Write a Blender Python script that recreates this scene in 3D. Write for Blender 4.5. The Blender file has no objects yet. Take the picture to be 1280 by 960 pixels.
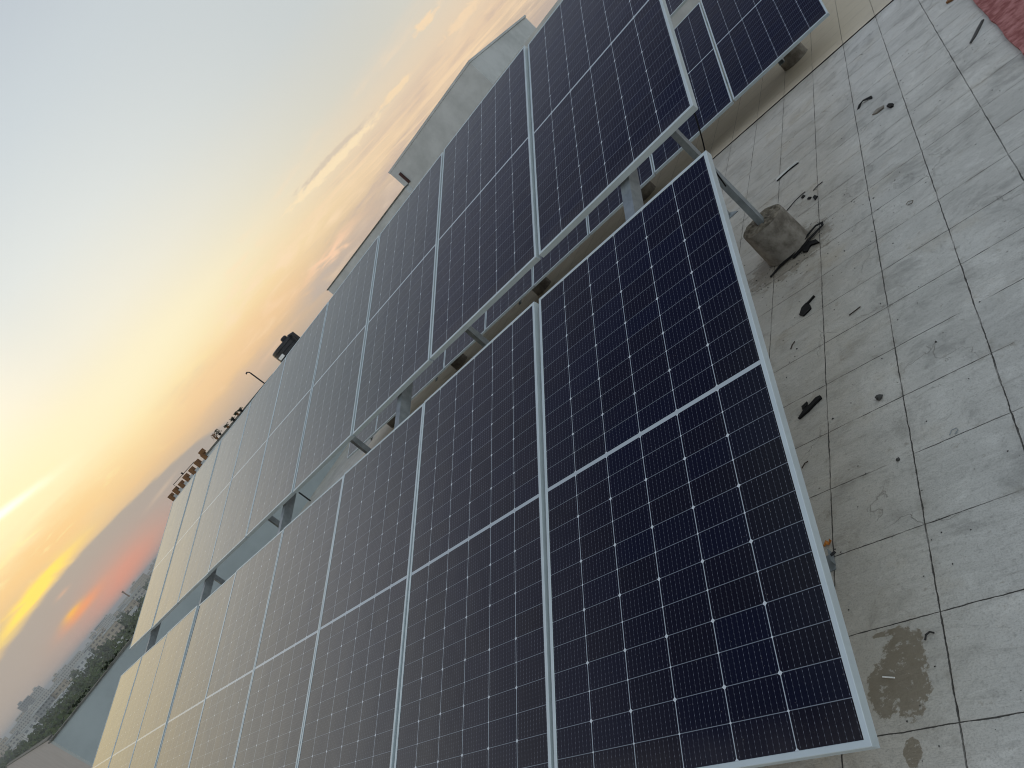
import bpy, bmesh, math, random
from mathutils import Vector, Matrix
R = math.radians
random.seed(7)
scn = bpy.context.scene
col = scn.collection

# ------------------------------------------------------------------ camera
cam_d = bpy.data.cameras.new('camera'); cam = bpy.data.objects.new('camera', cam_d); col.objects.link(cam)
CX = Vector((0.59809774, 0.29815867, -0.74389549))      # picture right
CY = Vector((-0.48201776, -0.60772991, -0.63112854))    # picture down
CZ = Vector((-0.64026399, 0.73604739, -0.21976411))     # forward
m = Matrix((CX, -CY, -CZ)).transposed().to_4x4()
m.translation = Vector((0.9314, -0.9191, 1.8068))
cam.matrix_world = m
cam_d.sensor_width = 36; cam_d.lens = 36 * 873.33 / 1280
cam_d.clip_start = 0.05; cam_d.clip_end = 40000
scn.camera = cam

# ------------------------------------------------------------------ node helpers
def lin(c):
    f = lambda v: (v/255)/12.92 if v/255 <= .04045 else (((v/255)+.055)/1.055)**2.4
    return (f(c[0]), f(c[1]), f(c[2]), 1)

class S:
    """a float socket with arithmetic"""
    def __init__(s, nt, k): s.nt, s.k = nt, k
    def op(s, o, *a):
        n = s.nt.nodes.new('ShaderNodeMath'); n.operation = o
        for i, v in enumerate((s,) + a):
            if isinstance(v, S): s.nt.links.new(v.k, n.inputs[i])
            else: n.inputs[i].default_value = v
        return S(s.nt, n.outputs[0])
    def __add__(s, o): return s.op('ADD', o)
    __radd__ = __add__
    def __sub__(s, o): return s.op('SUBTRACT', o)
    def __rsub__(s, o): return (s * -1) + o
    def __mul__(s, o): return s.op('MULTIPLY', o)
    __rmul__ = __mul__
    def __truediv__(s, o): return s.op('DIVIDE', o)
    def abs(s): return s.op('ABSOLUTE')
    def floor(s): return s.op('FLOOR')
    def fract(s): return s.op('FRACT')
    def lt(s, v): return s.op('LESS_THAN', v)
    def gt(s, v): return s.op('GREATER_THAN', v)
    def max(s, v): return s.op('MAXIMUM', v)
    def min(s, v): return s.op('MINIMUM', v)
    def clamp(s):
        return s.max(0.0).min(1.0)
    def exp(s): return s.op('EXPONENT')
    def gauss(s, c, w): t = (s - c) / w; return (t * t * -1.0).exp()
    def step(s, a, b):   # smoothstep a..b
        n = s.nt.nodes.new('ShaderNodeMapRange'); n.interpolation_type = 'SMOOTHSTEP'
        s.nt.links.new(s.k, n.inputs['Value'])
        for nm, v in (('From Min', a), ('From Max', b)):
            if isinstance(v, S): s.nt.links.new(v.k, n.inputs[nm])
            else: n.inputs[nm].default_value = v
        return S(s.nt, n.outputs[0])

class G:
    """a node tree with shortcuts"""
    def __init__(g, nt): g.nt = nt; nt.nodes.clear()
    def new(g, t, **kw):
        n = g.nt.nodes.new(t)
        for k, v in kw.items(): setattr(n, k, v)
        return n
    def link(g, a, b): g.nt.links.new(a.k if isinstance(a, S) else a, b)
    def xyz(g, v):
        n = g.new('ShaderNodeSeparateXYZ'); g.link(v, n.inputs[0]); return [S(g.nt, o) for o in n.outputs]
    def vec(g, x, y, z=0.0):
        n = g.new('ShaderNodeCombineXYZ')
        for i, v in enumerate((x, y, z)):
            if isinstance(v, S): g.link(v, n.inputs[i])
            else: n.inputs[i].default_value = v
        return n.outputs[0]
    def noise(g, v, scale, detail=3, rough=.55, dist=0.0):
        n = g.new('ShaderNodeTexNoise'); g.link(v, n.inputs['Vector'])
        n.inputs['Scale'].default_value = scale; n.inputs['Detail'].default_value = detail
        n.inputs['Roughness'].default_value = rough; n.inputs['Distortion'].default_value = dist
        return S(g.nt, n.outputs[0])
    def ramp(g, f, stops, srgb=True):
        n = g.new('ShaderNodeValToRGB'); g.link(f, n.inputs[0]); e = n.color_ramp.elements
        while len(e) < len(stops): e.new(.5)
        for el_, (p, c) in zip(e, stops):
            el_.position = p; el_.color = lin(c) if srgb else c
        return n.outputs[0]
    def mix(g, f, a, b, mode='MIX'):
        n = g.new('ShaderNodeMix', data_type='RGBA', blend_type=mode)
        for i, v in ((0, f), (6, a), (7, b)):
            if isinstance(v, S): g.link(v, n.inputs[i])
            elif hasattr(v, 'links') or hasattr(v, 'is_linked'): g.link(v, n.inputs[i])
            else: n.inputs[i].default_value = v
        return n.outputs[2]

# ------------------------------------------------------------------ world: dusk sky
GLOW_AZ = 162.0
world = bpy.data.worlds.new('World'); scn.world = world; world.use_nodes = True
world.cycles.sampling_method = 'MANUAL'; world.cycles.sample_map_resolution = 512
g = G(world.node_tree)
tc = g.new('ShaderNodeTexCoord')
nv = g.new('ShaderNodeVectorMath', operation='NORMALIZE'); g.link(tc.outputs['Generated'], nv.inputs[0])
dx, dy, dz = g.xyz(nv.outputs[0])
ga = R(GLOW_AZ); gx, gy_ = math.cos(ga), math.sin(ga)
fw = dx * gx + dy * gy_
sd = dx * gy_ + dy * (-gx)
A = sd.op('ARCTAN2', fw) * 57.29578                      # degrees to the right of the glow
el = dz.op('ARCSINE') * 57.29578
elc = el.max(0.0)
u = (elc / 90.0)
def rp(stops): return g.ramp(u, [(e / 90.0, c) for e, c in stops])
K = 1.5                                                  # ramps hold radiance / K
def rl(stops): return g.ramp(u, [(e / 90.0, (q[0] / K, q[1] / K, q[2] / K, 1)) for e, q in stops], False)
def L3(c_): return lin(c_)[:3]
TOPS = [(51, (.06, .08, .21)), (58, (.045, .065, .20)), (70, (.31, .38, .46)), (90, (.46, .54, .62))]
near = rl([(0, L3((168, 160, 153))), (2.6, L3((190, 172, 155))), (4.6, L3((238, 200, 150))), (7, L3((255, 228, 168))), (10, L3((255, 242, 206))),
           (14, L3((246, 241, 222))), (19, L3((230, 233, 228))), (25, L3((211, 219, 222))), (30, (.56, .62, .67)), (38, (.34, .36, .47))] + TOPS)
far = rl([(0, L3((196, 178, 160))), (4.2, L3((206, 184, 160))), (7, L3((236, 208, 176))), (9.5, L3((229, 212, 188))), (12, L3((213, 211, 200))),
          (17, L3((203, 209, 209))), (26, L3((199, 207, 211))), (34, (.46, .51, .58)), (40, (.29, .32, .43)), (45, (.19, .21, .32))] + TOPS)
left = rl([(0, L3((168, 160, 153))), (3, L3((180, 166, 152))), (6, L3((240, 205, 150))), (11, (1.2, 1.03, .66)), (15, (1.25, 1.10, .80)), (20, (1.14, 1.10, .98)),
           (28, (.84, .86, .90)), (38, (.38, .40, .52))] + TOPS)
fa = (A - 4.0).abs().step(10.0, 42.0)
c = g.mix(A.step(-5.0, 13.0) * -1.0 + 1.0, near, left)
c = g.mix(A.step(12.0, 46.0), c, far)
# away from the sunset: unseen sky, brightened to give the floor even cool light
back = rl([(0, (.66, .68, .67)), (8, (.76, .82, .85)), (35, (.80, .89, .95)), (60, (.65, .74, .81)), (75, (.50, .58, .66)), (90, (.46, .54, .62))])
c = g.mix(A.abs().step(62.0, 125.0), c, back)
c = g.mix(1.0, c, (K, K, K, 1), 'MULTIPLY')
cv = g.vec(A * 0.06, el * 0.42)
n1 = g.noise(cv, 1.0, 5, .55, .35)
cv2 = g.vec(A * 0.16 + 9.0, el * 0.75 + A * 0.05)
n2 = g.noise(cv2, 1.6, 6, .6, .5)
# thin warm and mauve streaks over the lower sky
fine_ = g.noise(g.vec(A * 0.30 + 5.0, el * 1.1 + A * .04), 1.2, 5, .52, .6)
lowsky = el.step(2.0, 5.0) * (1.0 - el.step(8.0, 12.5)) * A.step(8.0, 24.0)
c = g.mix((n1 * -.75 + fine_ * -.25 + 0.50).step(0.0, 0.16) * lowsky * (1.0 - el.step(6.5, 9.0)) * 0.75, c, lin((196, 175, 165)))
c = g.mix((n1 * .6 + fine_ * .4 - 0.51).step(0.0, 0.14) * lowsky * 0.75, c, lin((255, 226, 190)))
# rosy grey bank low on the right
c = g.mix(A.step(22.0, 34.0) * (1.0 - el.step(4.0, 6.6)) * (0.30 + n2 * 0.7), c, lin((193, 176, 166)))
edge_ = (el - (n2 - .5) * 2.2 - (fine_ - .5) * 1.4)
c = g.mix((A.gauss(29.5, 2.8) * edge_.gauss(5.0, .38) * 1.1).clamp(), c, lin((254, 212, 176)))
c = g.mix((A.gauss(27.5, 3.0) * edge_.gauss(4.2, .5) * .7).clamp(), c, lin((186, 176, 170)))
# broken puffy bank and its smaller followers
slope = el + (A - 35.0) * 0.06
puff = g.noise(g.vec(A * 0.9, el * 2.0), 1.5, 8, .68, .5)
puff2 = g.noise(g.vec(A * 0.9 + .25, el * 2.0 - .55), 1.5, 8, .68, .5)
def puffs(a0, aw, e0, ew, amt, colr, sh=False):
    global c
    msk = A.gauss(a0, aw) * slope.gauss(e0, ew)
    c = g.mix(((msk * .95 + (puff2 if sh else puff) * 1.5 - 1.24) * 3.6).clamp() * amt, c, lin(colr))
puffs(35.5, 5.5, 9.45, .40, .55, (205, 188, 172), True)
puffs(35.0, 7.0, 9.05, .48, .85, (255, 232, 192))
puffs(42.3, 2.4, 9.3, .36, .70, (253, 224, 182))
puffs(47.5, 1.8, 10.9, .40, .80, (252, 222, 182))
puffs(49.6, 3.0, 9.2, .42, .70, (250, 220, 182))
wisps = g.noise(g.vec(A * 0.07 + 3.0, slope * 1.9), 1.5, 6, .58, .3)
c = g.mix(A.step(20.0, 34.0) * slope.gauss(7.2, 1.5) * (wisps - .47).step(0.0, .2) * .75, c, lin((250, 220, 182)))
# veil of glow
c = g.mix(A.gauss(7.0, 14.0) * el.gauss(8.6, 3.0) * 0.55, c, (1.03, .93, .60, 1))
c = g.mix(A.gauss(1.0, 6.5) * (el + (n1 - .5) * 3.0).gauss(8.9, 2.4) * 0.85, c, (1.05, .96, .56, 1))
c = g.mix(A.gauss(14.0, 9.0) * el.gauss(9.6, 1.4) * (.35 + n1 * .7) * 0.5, c, (1.02, .93, .64, 1))
c = g.mix(A.gauss(1.0, 8.0) * (el + (n2 - .5) * 2.4).gauss(6.0, 1.5) * .65, c, lin((255, 204, 132)))
c = g.mix((n2 * .5 + fine_ * .5 - .53).step(0.0, .10) * A.gauss(2.0, 9.0) * el.gauss(7.0, 2.2) * .55, c, (1.08, .93, .45, 1))
c = g.mix(A.step(9.0, 16.0) * (1.0 - A.step(24.0, 30.0)) * (el + (n2 - .5) * 2.0).gauss(5.6, 1.3) * .5, c, lin((250, 206, 158)))
# dark bank under the glow, its edge ragged
d0 = A - 3.0
top = 4.25 - d0 * d0 * 0.011 + (n2 - .5) * 0.7
yel = (el - top - 0.55 - (n2 - .5) * .5).gauss(0.0, .42) * A.gauss(-1.6, 3.4)
c = g.mix((yel * 1.35).clamp(), c, (1.15, .84, .16, 1))
streak = (el - 9.55 + (A - 1.0) * 0.16 + (n2 - .5) * .5).gauss(0.0, .26) * A.gauss(0.0, 3.6)
c = g.mix((streak * 1.2).clamp(), c, (1.3, 1.2, .95, 1))
streak2 = (el - 7.2 - (A + 2.0) * 0.12 + (n2 - .5) * 1.0).gauss(0.0, .3) * A.gauss(-4.0, 3.0)
c = g.mix(streak2 * .6, c, (1.1, .98, .4, 1))
bank = 1.0 - (el - top).step(-.28, .06)
c = g.mix(bank * (1.0 - A.step(13.0, 20.0)) * .93, c, lin((170, 163, 156)))
pink = A.gauss(2.2, 4.2) * (el - (A - 1.0) * .04).gauss(0.6, 1.5)
c = g.mix((pink * (.75 + (n1 - .5) * 1.4)).clamp(), c, lin((246, 146, 116)))
for a0, aw, e0, ew, cc, am in ((-1.4, .75, 1.95, .22, (255, 196, 84), 1.0), (-.9, 1.6, 1.7, .3, (255, 160, 100), .8), (-.8, .5, 3.25, .14, (214, 176, 150), .7), (8.0, 1.5, 2.9, .14, (206, 186, 166), .6), (21.5, 2.2, 3.6, .14, (228, 196, 166), .7)):
    c = g.mix(A.gauss(a0, aw) * (el - (A - a0) * .06 + (n2 - .5) * .5).gauss(e0, ew) * am, c, lin(cc))
# below the horizon: grey ground haze
c = g.mix((el * -1.0).step(0.3, 6.0), c, lin((120, 122, 122)))
nish = g.new('ShaderNodeTexSky', sky_type='NISHITA', sun_disc=False)
nish.sun_elevation = R(5); nish.sun_rotation = R(90 - GLOW_AZ)
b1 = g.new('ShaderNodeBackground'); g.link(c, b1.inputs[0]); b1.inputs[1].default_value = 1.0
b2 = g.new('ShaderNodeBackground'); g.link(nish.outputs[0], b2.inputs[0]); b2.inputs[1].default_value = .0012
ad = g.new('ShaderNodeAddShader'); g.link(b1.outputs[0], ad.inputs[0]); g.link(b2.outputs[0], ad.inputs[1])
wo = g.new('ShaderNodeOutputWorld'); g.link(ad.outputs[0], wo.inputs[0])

# ------------------------------------------------------------------ sun: veiled behind the evening cloud
sl = bpy.data.lights.new('sun', 'SUN'); sl.energy = .2; sl.angle = R(14); sl.color = (1, .72, .45)
so = bpy.data.objects.new('sun', sl); col.objects.link(so)
sun_dir = Vector((gx * math.cos(R(5)), gy_ * math.cos(R(5)), math.sin(R(5))))
so.rotation_euler = sun_dir.to_track_quat('Z', 'Y').to_euler()
scn.cycles.filter_width = 1.05
vs = scn.view_settings; vs.view_transform = 'Standard'; vs.look = 'None'; vs.exposure = 0; vs.gamma = 1; vs.use_curve_mapping = False

# ------------------------------------------------------------------ materials
def mat(name):
    mm = bpy.data.materials.new(name); mm.use_nodes = True
    g = G(mm.node_tree)
    g.p = g.new('ShaderNodeBsdfPrincipled'); g.o = g.new('ShaderNodeOutputMaterial')
    g.link(g.p.outputs[0], g.o.inputs[0])
    g.t = g.new('ShaderNodeTexCoord')
    g.m = mm
    return g
def setp(g, **kw):
    for k, v in kw.items():
        i = g.p.inputs[k.replace('_', ' ')]
        if isinstance(v, S) or hasattr(v, 'is_linked'): g.link(v, i)
        else: i.default_value = v
def bump(g, h, strength=.4, dist=.01):
    b = g.new('ShaderNodeBump'); g.link(h, b.inputs['Height'])
    b.inputs['Strength'].default_value = strength; b.inputs['Distance'].default_value = dist
    g.link(b.outputs[0], g.p.inputs['Normal'])

L_, W_, GAP = 2.278, 1.134, 0.02
PITCH = W_ + GAP
TS, TX, TY, TR = 0.33775, -0.28436, 1.23659, -0.00734

def roof_mat(name, c0, c1, c2, wet=True, bare=False):
    g = mat(name); P = g.t.outputs['Object']
    x, y, z = g.xyz(P)
    nA = g.noise(P, 1.1, 5, .6); nB = g.noise(P, 6.0, 5, .65); nC = g.noise(P, 45.0, 4, .7)
    st = g.new('ShaderNodeMapping'); g.link(P, st.inputs[0]); st.inputs['Rotation'].default_value = (0, 0, R(24)); st.inputs['Scale'].default_value = (4.5, 24.0, 1)
    nS = g.noise(st.outputs[0], 1.0, 6, .68, 1.1)           # brush strokes of the lime wash
    w1 = g.noise(P, 9.0, 2, .5); w2 = g.noise(g.vec(x + 31.7, y - 12.0), 9.0, 2, .5)
    w3 = g.noise(P, 40.0, 3, .6)
    xs = (x - TX) + (w1 - .5) * .008 + (w3 - .5) * .004; ys = (y - TY) + (w2 - .5) * .008 + (w3 - .5) * .004
    cr, sr = math.cos(TR), math.sin(TR)
    uu = (xs * cr + ys * sr) / TS; vv = (ys * cr - xs * sr) / TS
    fu = ((uu + .5).fract() - .5).abs() * TS; fv = ((vv + .5).fract() - .5).abs() * TS
    wob = g.noise(P, 22.0, 3, .6); fade = g.noise(P, 2.6, 3, .6)
    fade2 = g.noise(g.vec(x - 7.0, y + 3.0), 2.4, 3, .6)
    wd = (wob * .0064 - .0015).max(.0004) + g.noise(P, 15.0, 4, .7).step(.62, .72) * .0035
    ju = (1.0 - (fu - wd).step(-.0005, .0012)) * (.35 + fade.step(.36, .52) * .65)
    jv = (1.0 - (fv - wd * .72).step(-.0005, .0012)) * fade2.step(.37, .50)
    joint = ju.max(jv)
    # each tile weathers a little differently
    wn = g.new('ShaderNodeTexWhiteNoise'); g.link(g.vec(uu.floor(), vv.floor()), wn.inputs[0])
    tint = S(g.nt, wn.outputs['Value'])
    col_ = g.mix(nA.step(.36, .64), lin(c0), lin(c1))
    mott = g.noise(P, 3.3, 7, .70, .6)
    col_ = g.mix(mott.step(.50, .64) * .7, col_, lin(tuple(int(v * .80) for v in c0)))
    col_ = g.mix((1.0 - mott.step(.34, .46)) * .5, col_, lin(c2))
    col_ = g.mix((nB.step(.45, .75) * .35 + nS.step(.52, .72) * .38).clamp(), col_, lin(c2))
    col_ = g.mix(nS.step(.30, .46) * -.30 + .30, col_, lin((136, 134, 128)))
    col_ = g.mix((tint - .5).abs() * .35, col_, lin((156, 158, 156)))
    # warm dirt that gathers along the panels and in blotches
    dirt = ((1.0 - x.step(-.30, .25)) * .55 * (.3 + nB) + g.noise(P, 2.2, 6, .68).step(.52, .7) * .35).clamp()
    col_ = g.mix(dirt * .8, col_, lin((164, 151, 128)))
    # speckles, chips
    vo = g.new('ShaderNodeTexVoronoi'); g.link(P, vo.inputs['Vector']); vo.inputs['Scale'].default_value = 11.0
    vd = S(g.nt, vo.outputs['Distance'])
    sp = (1.0 - vd.step(.03, .075)) * g.noise(P, 3.7, 2).step(.5, .6)
    col_ = g.mix(sp * .7, col_, lin((62, 60, 56)))
    fine = g.noise(P, 160.0, 3, .7)
    col_ = g.mix((fine - .47).step(0.0, .2) * .30, col_, lin((112, 112, 108)))
    col_ = g.mix((nC - .52).step(0.0, .16) * .30, col_, lin((120, 119, 114)))
    ridge = g.noise(st.outputs[0], 1.7, 5, .7, 1.6)
    col_ = g.mix((1.0 - (ridge - .5).abs().step(0.0, .022)) * g.noise(P, 1.3, 4, .65).step(.46, .60) * .38, col_, lin((110, 108, 103)))
    blot = g.noise(P, 12.0, 6, .72).step(.60, .68)
    col_ = g.mix(blot * .45, col_, lin((128, 120, 106)))
    edge_d = (1.0 - (fu.min(fv)).step(.004, .035)) * g.noise(P, 8.0, 5, .7).step(.5, .66)
    col_ = g.mix(edge_d * .4, col_, lin((122, 116, 104)))
    # hair cracks
    cv_ = g.new('ShaderNodeTexVoronoi', feature='DISTANCE_TO_EDGE'); dm = g.new('ShaderNodeVectorMath', operation='ADD')
    nz = g.new('ShaderNodeTexNoise'); g.link(P, nz.inputs['Vector']); nz.inputs['Scale'].default_value = 5; nz.inputs['Detail'].default_value = 5
    sc_ = g.new('ShaderNodeVectorMath', operation='SCALE'); g.link(nz.outputs[1], sc_.inputs[0]); sc_.inputs['Scale'].default_value = .35
    g.link(P, dm.inputs[0]); g.link(sc_.outputs[0], dm.inputs[1]); g.link(dm.outputs[0], cv_.inputs['Vector']); cv_.inputs['Scale'].default_value = 1.7
    crk = (1.0 - S(g.nt, cv_.outputs['Distance']).step(.0015, .006)) * g.noise(P, 1.7, 2).step(.48, .58)
    col_ = g.mix(crk * .22, col_, lin((84, 80, 74)))
    if wet:   # two damp patches with ragged outlines
        rag = (g.noise(P, 17.0, 6, .72) - .5); rag2 = g.noise(P, 60.0, 3, .6) - .5
        def patch(px, py, rx, ry, lo, hi):
            ex = (x - px) / rx; ey = (y - py) / ry
            return 1.0 - ((ex * ex + ey * ey).op('SQRT') + rag * 1.1 + rag2 * .35).step(lo, hi)
        wm = patch(-.075, .40, .075, .16, .82, .92).max(patch(-.145, .36, .07, .12, .70, .80)).max(patch(-.085, .165, .028, .045, .85, .95)).max(patch(-.115, .535, .07, .014, .70, .85))
        holes = g.noise(P, 30.0, 4, .7).step(.36, .44)
        wm = wm * (.25 + holes * .75)
        col_ = g.mix(wm * (.62 + mott * .4), col_, lin((116, 106, 88)))
        # cement splashes round the pier
        ex = (x + .50) / .36; ey = (y - 3.46) / .30
        spl = 1.0 - ((ex * ex + ey * ey).op('SQRT') + rag * 1.6).step(.7, .95)
        col_ = g.mix(spl * .6, col_, lin((122, 112, 96)))
    if bare:
        col_ = g.mix(.8, col_, lin((192, 181, 162)))
    col_ = g.mix(joint * .93, col_, lin((44, 43, 41)))
    setp(g, Base_Color=col_, Roughness=.62 + (nB - .5) * .3)
    g.p.inputs['Specular IOR Level'].default_value = .35
    h = nB * .45 + nS * .7 + nC * .45 + fine * .25 + ridge * .5 - joint * 1.6 - crk * .5
    if wet: h = h + spl * nC * .9
    bump(g, h, .9, .006)
    return g.m
M = {}
M['roof'] = roof_mat('whitewashed_roof_tile', (182, 181, 176), (199, 198, 193), (218, 217, 212))
M['bare'] = roof_mat('bare_screed', (198, 187, 166), (206, 195, 174), (214, 204, 184), wet=False, bare=True)

def plain(name, c, rough=.6, metal=0.0, var=.25, scale=8.0, bmp=.15, spec=.5, dark=None):
    g = mat(name); P = g.t.outputs['Object']
    n = g.noise(P, scale, 5, .62); n2 = g.noise(P, scale * 9, 3, .6)
    dk = dark or tuple(int(v * .72) for v in c)
    cc = g.mix((n.step(.3, .7) * var + n2 * var * .4).clamp(), lin(c), lin(dk))
    setp(g, Base_Color=cc, Roughness=rough + (n - .5) * .2, Metallic=metal)
    g.p.inputs['Specular IOR Level'].default_value = spec
    if bmp: bump(g, n * .5 + n2 * .5, bmp, .006)
    return g.m
M['alu'] = plain('anodised_aluminium', (190, 202, 206), .42, .22, .18, 5, .03)
M['galv'] = plain('galvanised_steel', (150, 158, 162), .5, .6, .5, 16, .06, dark=(104, 112, 116))
M['backsheet'] = plain('white_backsheet', (205, 208, 210), .6, 0, .08, 4, 0)
M['pier'] = plain('cast_concrete', (146, 141, 132), .9, 0, .8, 9, .7, .3, dark=(88, 82, 74))
M['pier_top'] = plain('rough_concrete', (140, 132, 118), .95, 0, .8, 28, 1.0, .2, dark=(78, 72, 64))
M['rubber'] = plain('black_rubber', (13, 13, 14), .75, 0, .4, 30, .3, .2)
M['dark_metal'] = plain('dark_steel', (34, 34, 36), .6, .2, .4, 30, .2)
M['white_trim'] = plain('white_plastic', (236, 238, 238), .5, 0, .3, 20, .1)
M['stone'] = plain('grey_stone', (70, 70, 68), .9, 0, .5, 40, .6)
M['orange'] = plain('orange_leaf', (205, 128, 36), .7, 0, .6, 60, .3, dark=(120, 66, 20))
M['wall'] = plain('pale_grey_wall_paint', (200, 203, 203), .85, 0, .5, 1.3, .2, .3, dark=(152, 156, 155))
M['wall2'] = plain('teal_grey_wall_paint', (168, 178, 180), .8, 0, .5, 1.5, .1, .4, dark=(150, 159, 161))
M['brownwall'] = plain('brown_grey_plaster', (178, 174, 171), .9, 0, .4, 2, .15, .3, dark=(160, 155, 152))
M['coping'] = plain('coping_concrete', (120, 122, 118), .9, 0, .7, 7, .4, .3, dark=(74, 74, 68))
M['brown'] = plain('brown_post_paint', (126, 86, 46), .8, 0, .4, 14, .2, dark=(74, 50, 28))
M['tank'] = plain('black_water_tank_plastic', (24, 27, 33), .4, 0, .4, 4, .05)
M['red'] = plain('red_oxide_floor', (178, 122, 120), .9, 0, .9, 16, .35, .3, dark=(124, 66, 64))
M['slit'] = plain('dark_red_brown', (70, 40, 36), .8, 0, .5, 10, .1)
M['joint'] = plain('joint_filler', (44, 40, 35), .95, 0, .5, 40, .3)
M['twig'] = plain('dry_twig', (60, 50, 42), .9, 0, .4, 60, .2)
M['leafgreen'] = plain('dark_leaves', (48, 58, 40), .8, 0, .6, 20, 0, .3)

def glass_mat():
    g = mat('pv_laminate'); P = g.t.outputs['Object']
    x, y, z = g.xyz(P)
    X = (x * -1.0)                          # 0..W across, y 0..L along
    cw, cg = .1825, .0030; px = cw + cg; x0 = (W_ - (6 * cw + 5 * cg)) / 2
    ch, rg = .0908, .0022; py = ch + rg; mid = .017
    un = (X - x0) / px; ux = un.fract() * px
    Y = (y - L_ / 2).abs() - mid / 2
    vn = Y / py; vy = vn.fract() * py
    inside = (X - x0).gt(0.0) * (X - (W_ - x0)).lt(0.0) * Y.gt(0.0) * Y.lt(12 * py - rg)
    gapx = ux.gt(cw); gapy = vy.gt(ch)
    # chamfered wafer corners: every other cross line is where two wafers meet
    dxn = (((X - x0 + cg / 2) / px + .5).fract() - .5).abs() * px
    dyn = (((Y + rg / 2) / (2 * py) + .5).fract() - .5).abs() * (2 * py)
    dya = (((Y + rg / 2) / py + .5).fract() - .5).abs() * py
    cham = (dxn + dyn).lt(.0078); tiny = (dxn + dya).lt(.0044)
    line = gapx.max(gapy).max(cham).max(tiny)
    white = (1.0 - inside).max(line)
    # ten busbars a cell with solder pads
    bb = ((ux / cw * 10.0).fract() - .5).abs() * (cw / 10)
    pad = (((vy / ch) * 6.0).fract() - .5).abs().lt(.16)
    bus = bb.lt(.00042) * inside * (1.0 - line)
    buspad = bb.lt(.0009) * pad * inside * (1.0 - line)
    oi = g.new('ShaderNodeObjectInfo'); rnd = S(g.nt, oi.outputs['Random'])
    wn = g.new('ShaderNodeTexWhiteNoise'); g.link(g.vec(un.floor() + rnd * 50.0, vn.floor() + (y - L_ / 2).gt(0.0) * 20.0, rnd), wn.inputs[0])
    cell = S(g.nt, wn.outputs['Value'])
    cc = g.mix(cell, lin((2, 5, 22)), lin((8, 6, 10)))
    cc = g.mix(bus * .24, cc, lin((120, 128, 140)))
    cc = g.mix(buspad * .32, cc, lin((140, 146, 156)))
    cc = g.mix(gapy * inside * .62, cc, lin((138, 147, 156)))
    cc = g.mix(gapx * inside, cc, lin((156, 165, 173)))
    cc = g.mix(cham.max(tiny) * inside, cc, lin((190, 197, 203)))
    cc = g.mix((1.0 - inside), cc, lin((166, 176, 183)))
    # settled dust and droppings of the wind
    off = g.vec(x + rnd * 37.0, y + rnd * 11.0)
    d1 = g.noise(off, 3.0, 5, .6); d2 = g.noise(off, 120.0, 2, .5)
    vo = g.new('ShaderNodeTexVoronoi'); g.link(off, vo.inputs['Vector']); vo.inputs['Scale'].default_value = 55.0
    spk = (1.0 - S(g.nt, vo.outputs['Distance']).step(.04, .10)) * g.noise(off, 14.0, 2).step(.5, .62)
    dust = ((d1 * .009 + d2 * .008) * (.4 + rnd * 2.4) + (1.0 - y.step(.015, .14)) * g.noise(off, 9.0, 4, .6) * .09).clamp()
    cc = g.mix(dust + spk * .35, cc, lin((150, 142, 130)))
    setp(g, Base_Color=cc, Roughness=.5)
    g.p.inputs['Specular IOR Level'].default_value = .0
    g.p.inputs['Coat Weight'].default_value = 1.0
    g.p.inputs['Coat IOR'].default_value = 1.45
    setp(g, Coat_Roughness=.035 + d1 * .06)
    b = g.new('ShaderNodeBump'); g.link(g.noise(off, 2.2, 2) * 1.0 + g.noise(off, 350.0, 1) * .012, b.inputs['Height'])
    b.inputs['Strength'].default_value = .25; b.inputs['Distance'].default_value = .01
    g.link(b.outputs[0], g.p.inputs['Coat Normal'])
    return g.m
M['pv'] = glass_mat()

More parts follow.
